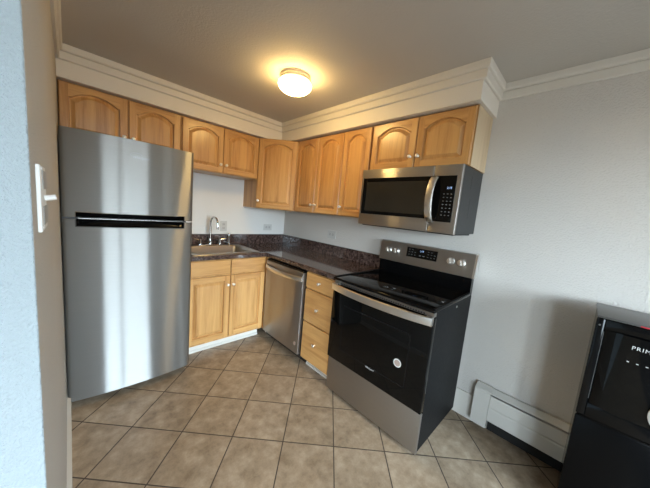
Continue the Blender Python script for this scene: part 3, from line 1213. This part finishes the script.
# ------------------------------------------------------------------ ceiling light
LX, LY = -.892, -1.285
T = Thing('ceiling_light', 'round flush ceiling light with lit opal glass dome', 'ceiling light', (LX, LY, H))
A = Matrix.Translation((LX, LY, 0))
bm = B()
lathe(bm, [(.104, H - .0005), (.106, H - .006), (.100, H - .012), (.106, H - .018), (.106, H - .022), (.100, H - .028), (.106, H - .034), (.104, H - .044), (.09, H - .046)], A, 40)
T.part('ring', bm, plain('cream_metal', (.70, .62, .48), .35), True)
bm = B()
prof = [(.098, H - .040), (.108, H - .046), (.114, H - .058)]
for k in range(1, 12):
    t = PI / 2 * k / 12
    prof.append((.114 * math.cos(t), H - .058 - .058 * math.sin(t)))
prof.append((.004, H - .1165))
lathe(bm, prof, A, 40)
T.part('glass_dome', bm, M_LAMP, True)
bm = B()
lathe(bm, [(.004, 0), (.004, .010), (.002, .012)], Matrix.Translation((LX - .104, LY + .02, H - .032)) @ Matrix.Rotation(-PI / 2, 4, 'Y'), 10)
T.part('thumbscrew', bm, M_BLACKM)

# ------------------------------------------------------------------ baseboard heater
T = Thing('baseboard_heater', 'long low white baseboard heater along the right wall', 'heater', (-.03, -3.0, 0))
HE = -3.85
bm = B(); box(bm, -.0005, -.010, -2.5535, HE, .12, .307); T.part('back_plate', bm, M_HEATER)
bm = B(); box(bm, -.0005, -.006, -2.5535, HE, .002, .1195); T.part('under_cover_shade', bm, M_BLACKM, label='black strip painted as the shade under the cover')  # black plate in place of the shade below the heater cover
bm = B()
prism(bm, [(-.001, .312), (-.020, .314), (-.058, .292), (-.066, .280), (-.066, .040), (-.001, .040)], -2.460, -2.552, 'y')
T.part('end_cap', bm, M_HEATER)
bm = B()
prism(bm, [(-.010, .308), (-.022, .310), (-.056, .288), (-.060, .283), (-.054, .281), (-.020, .302), (-.010, .302)], -2.5525, HE, 'y')
T.part('top_hood', bm, M_HEATER)
bm = B()
prism(bm, [(-.056, .274), (-.061, .274), (-.0635, .20), (-.061, .19), (-.0635, .18), (-.0635, .10), (-.056, .094), (-.052, .10), (-.052, .27)], -2.5535, HE, 'y')
T.part('front_cover', bm, M_HEATER)
bm = B()
for k in range(100):
    yy = -2.57 - k * .0125
    box(bm, -.012, -.048, yy, yy - .001, .12, .20)
tube(bm, [(-.03, -2.56, .16), (-.03, HE + .01, .16)], .012, 8)
T.part('fin_tube', bm, M_GREYTOP)

# ------------------------------------------------------------------ water dispenser
Y0, Y1 = -2.923, -3.262
XF, XB = -.377, -.075
ZT = 1.041
T = Thing('water_dispenser', 'black freestanding water dispenser with sky-greyed top at the right edge', 'water dispenser', (-.22, (Y0 + Y1) / 2, 0))
bm = B(); box(bm, XB, XF + .014, Y0 - .004, Y1 + .004, .02, 1.031, .006); T.part('body', bm, M_BLACKP)
bm = B(); box(bm, XB, XF, Y0, Y1, 1.0312, ZT, .0035, 2); tp = T.part('top', bm, M_GREYTOP, True, label='top with sky sheen put into its grey')  # glossy black top greyed: sky reflection put into the colour
bm = B(); box(bm, XF + .0135, XF, Y0, Y1, .030, .568, .006, 2); ld = T.part('lower_door', bm, plain('black_satin', (.002, .002, .0022), .25, spec=.12), True)
# surround of the dispensing bay
bm = B()
box(bm, XF + .0135, XF, Y0, Y0 - .028, .575, 1.0308, .004, 2)
box(bm, XF + .0135, XF, Y1 + .028, Y1, .575, 1.0308, .004, 2)
box(bm, XF + .0135, XF, Y0 - .028, Y1 + .028, .985, 1.0308, .003, 2)
box(bm, XF + .0135, XF, Y0 - .028, Y1 + .028, .575, .640, .003, 2)
su = T.part('front_surround', bm, M_BLACKP, True)
bm = B()
ya, yb = Y0 - .028, Y1 + .028
n_ = 16
zz = [.640, .66, .70, .80, .95, .985]
# glossy panel, slightly bowed towards the room
vv = []
for z in zz:
    row = []
    for k in range(n_ + 1):
        t = k / n_
        y = ya + (yb - ya) * t
        x = XF + .010 - .020 * (1 - (2 * t - 1) ** 4)
        row.append(bm.verts.new((x, y, z)))
    vv.append(row)
for r0, r1 in zip(vv, vv[1:]):
    for k in range(n_):
        bm.faces.new((r0[k], r0[k + 1], r1[k + 1], r1[k]))
ba = [bm.verts.new((XF + .0135, ya, .640)), bm.verts.new((XF + .0135, yb, .640)), bm.verts.new((XF + .0135, yb, .985)), bm.verts.new((XF + .0135, ya, .985))]
bm.faces.new(ba)
bm.faces.new([ba[0], ba[1]] + list(reversed(vv[0])))
bm.faces.new([ba[3], ba[2]] + list(reversed(vv[-1])))
gp = T.part('gloss_panel', bm, M_BLACKG, True)
px = XF - .0105
bm = text_bm('PRIMO', .021, (px, -3.034, .943), (0, -1, 0), (-1, 0, 0), spacing=1.2)
T.part('logo', bm, M_INK, False, gp, label='white capital lettering')
for yy in (-3.030, -3.055, -3.080, -3.105):
    bm = B(); box(bm, px, px - .0006, yy, yy - .0065, .880, .883)
    T.part('indicator_mark', bm, M_INK, False, gp)
bm = B(); tube(bm, [(XF + .003, Y0 - .0285, .66), (XF + .003, Y0 - .0285, .975)], .0011, 6); T.part('edge_highlight', bm, M_GREYTOP, True, gp)  # thin grey tube drawn as the highlight along the panel edge
bm = B(); lathe(bm, [(.062, 0), (.066, .004), (.066, .010), (.058, .016), (.02, .018)], Matrix.Translation((XF - .0105, -3.178, .700)) @ rotx, 32)
T.part('dispensing_disc', bm, M_WHITE, True, gp, label='round white plastic disc')
bm = B(); box(bm, XF + .012, XF - .0006, -3.045, -3.068, ZT - .009, ZT - .004)
T.part('red_sticker', bm, M_RED, False, tp)
bm = B(); tube(bm, [(XF + .001, Y0 - .012, .571), (XF + .001, Y1 + .012, .571)], .0022, 6); T.part('door_seam_trim', bm, M_BLACKP, True)
bm = B(); lathe(bm, [(.004, 0), (.003, .002)], Matrix.Translation((XF, Y0 - .012, 1.0)) @ rotx, 10); T.part('screw_cap', bm, M_GREYTOP)
for xx in (XF + .05, XB - .04):
    for yy in (Y0 - .04, Y1 + .04):
        bm = B(); lathe(bm, [(.018, 0), (.018, .022)], Matrix.Translation((xx, yy, 0)), 12); T.part('foot', bm, M_BLACKM)
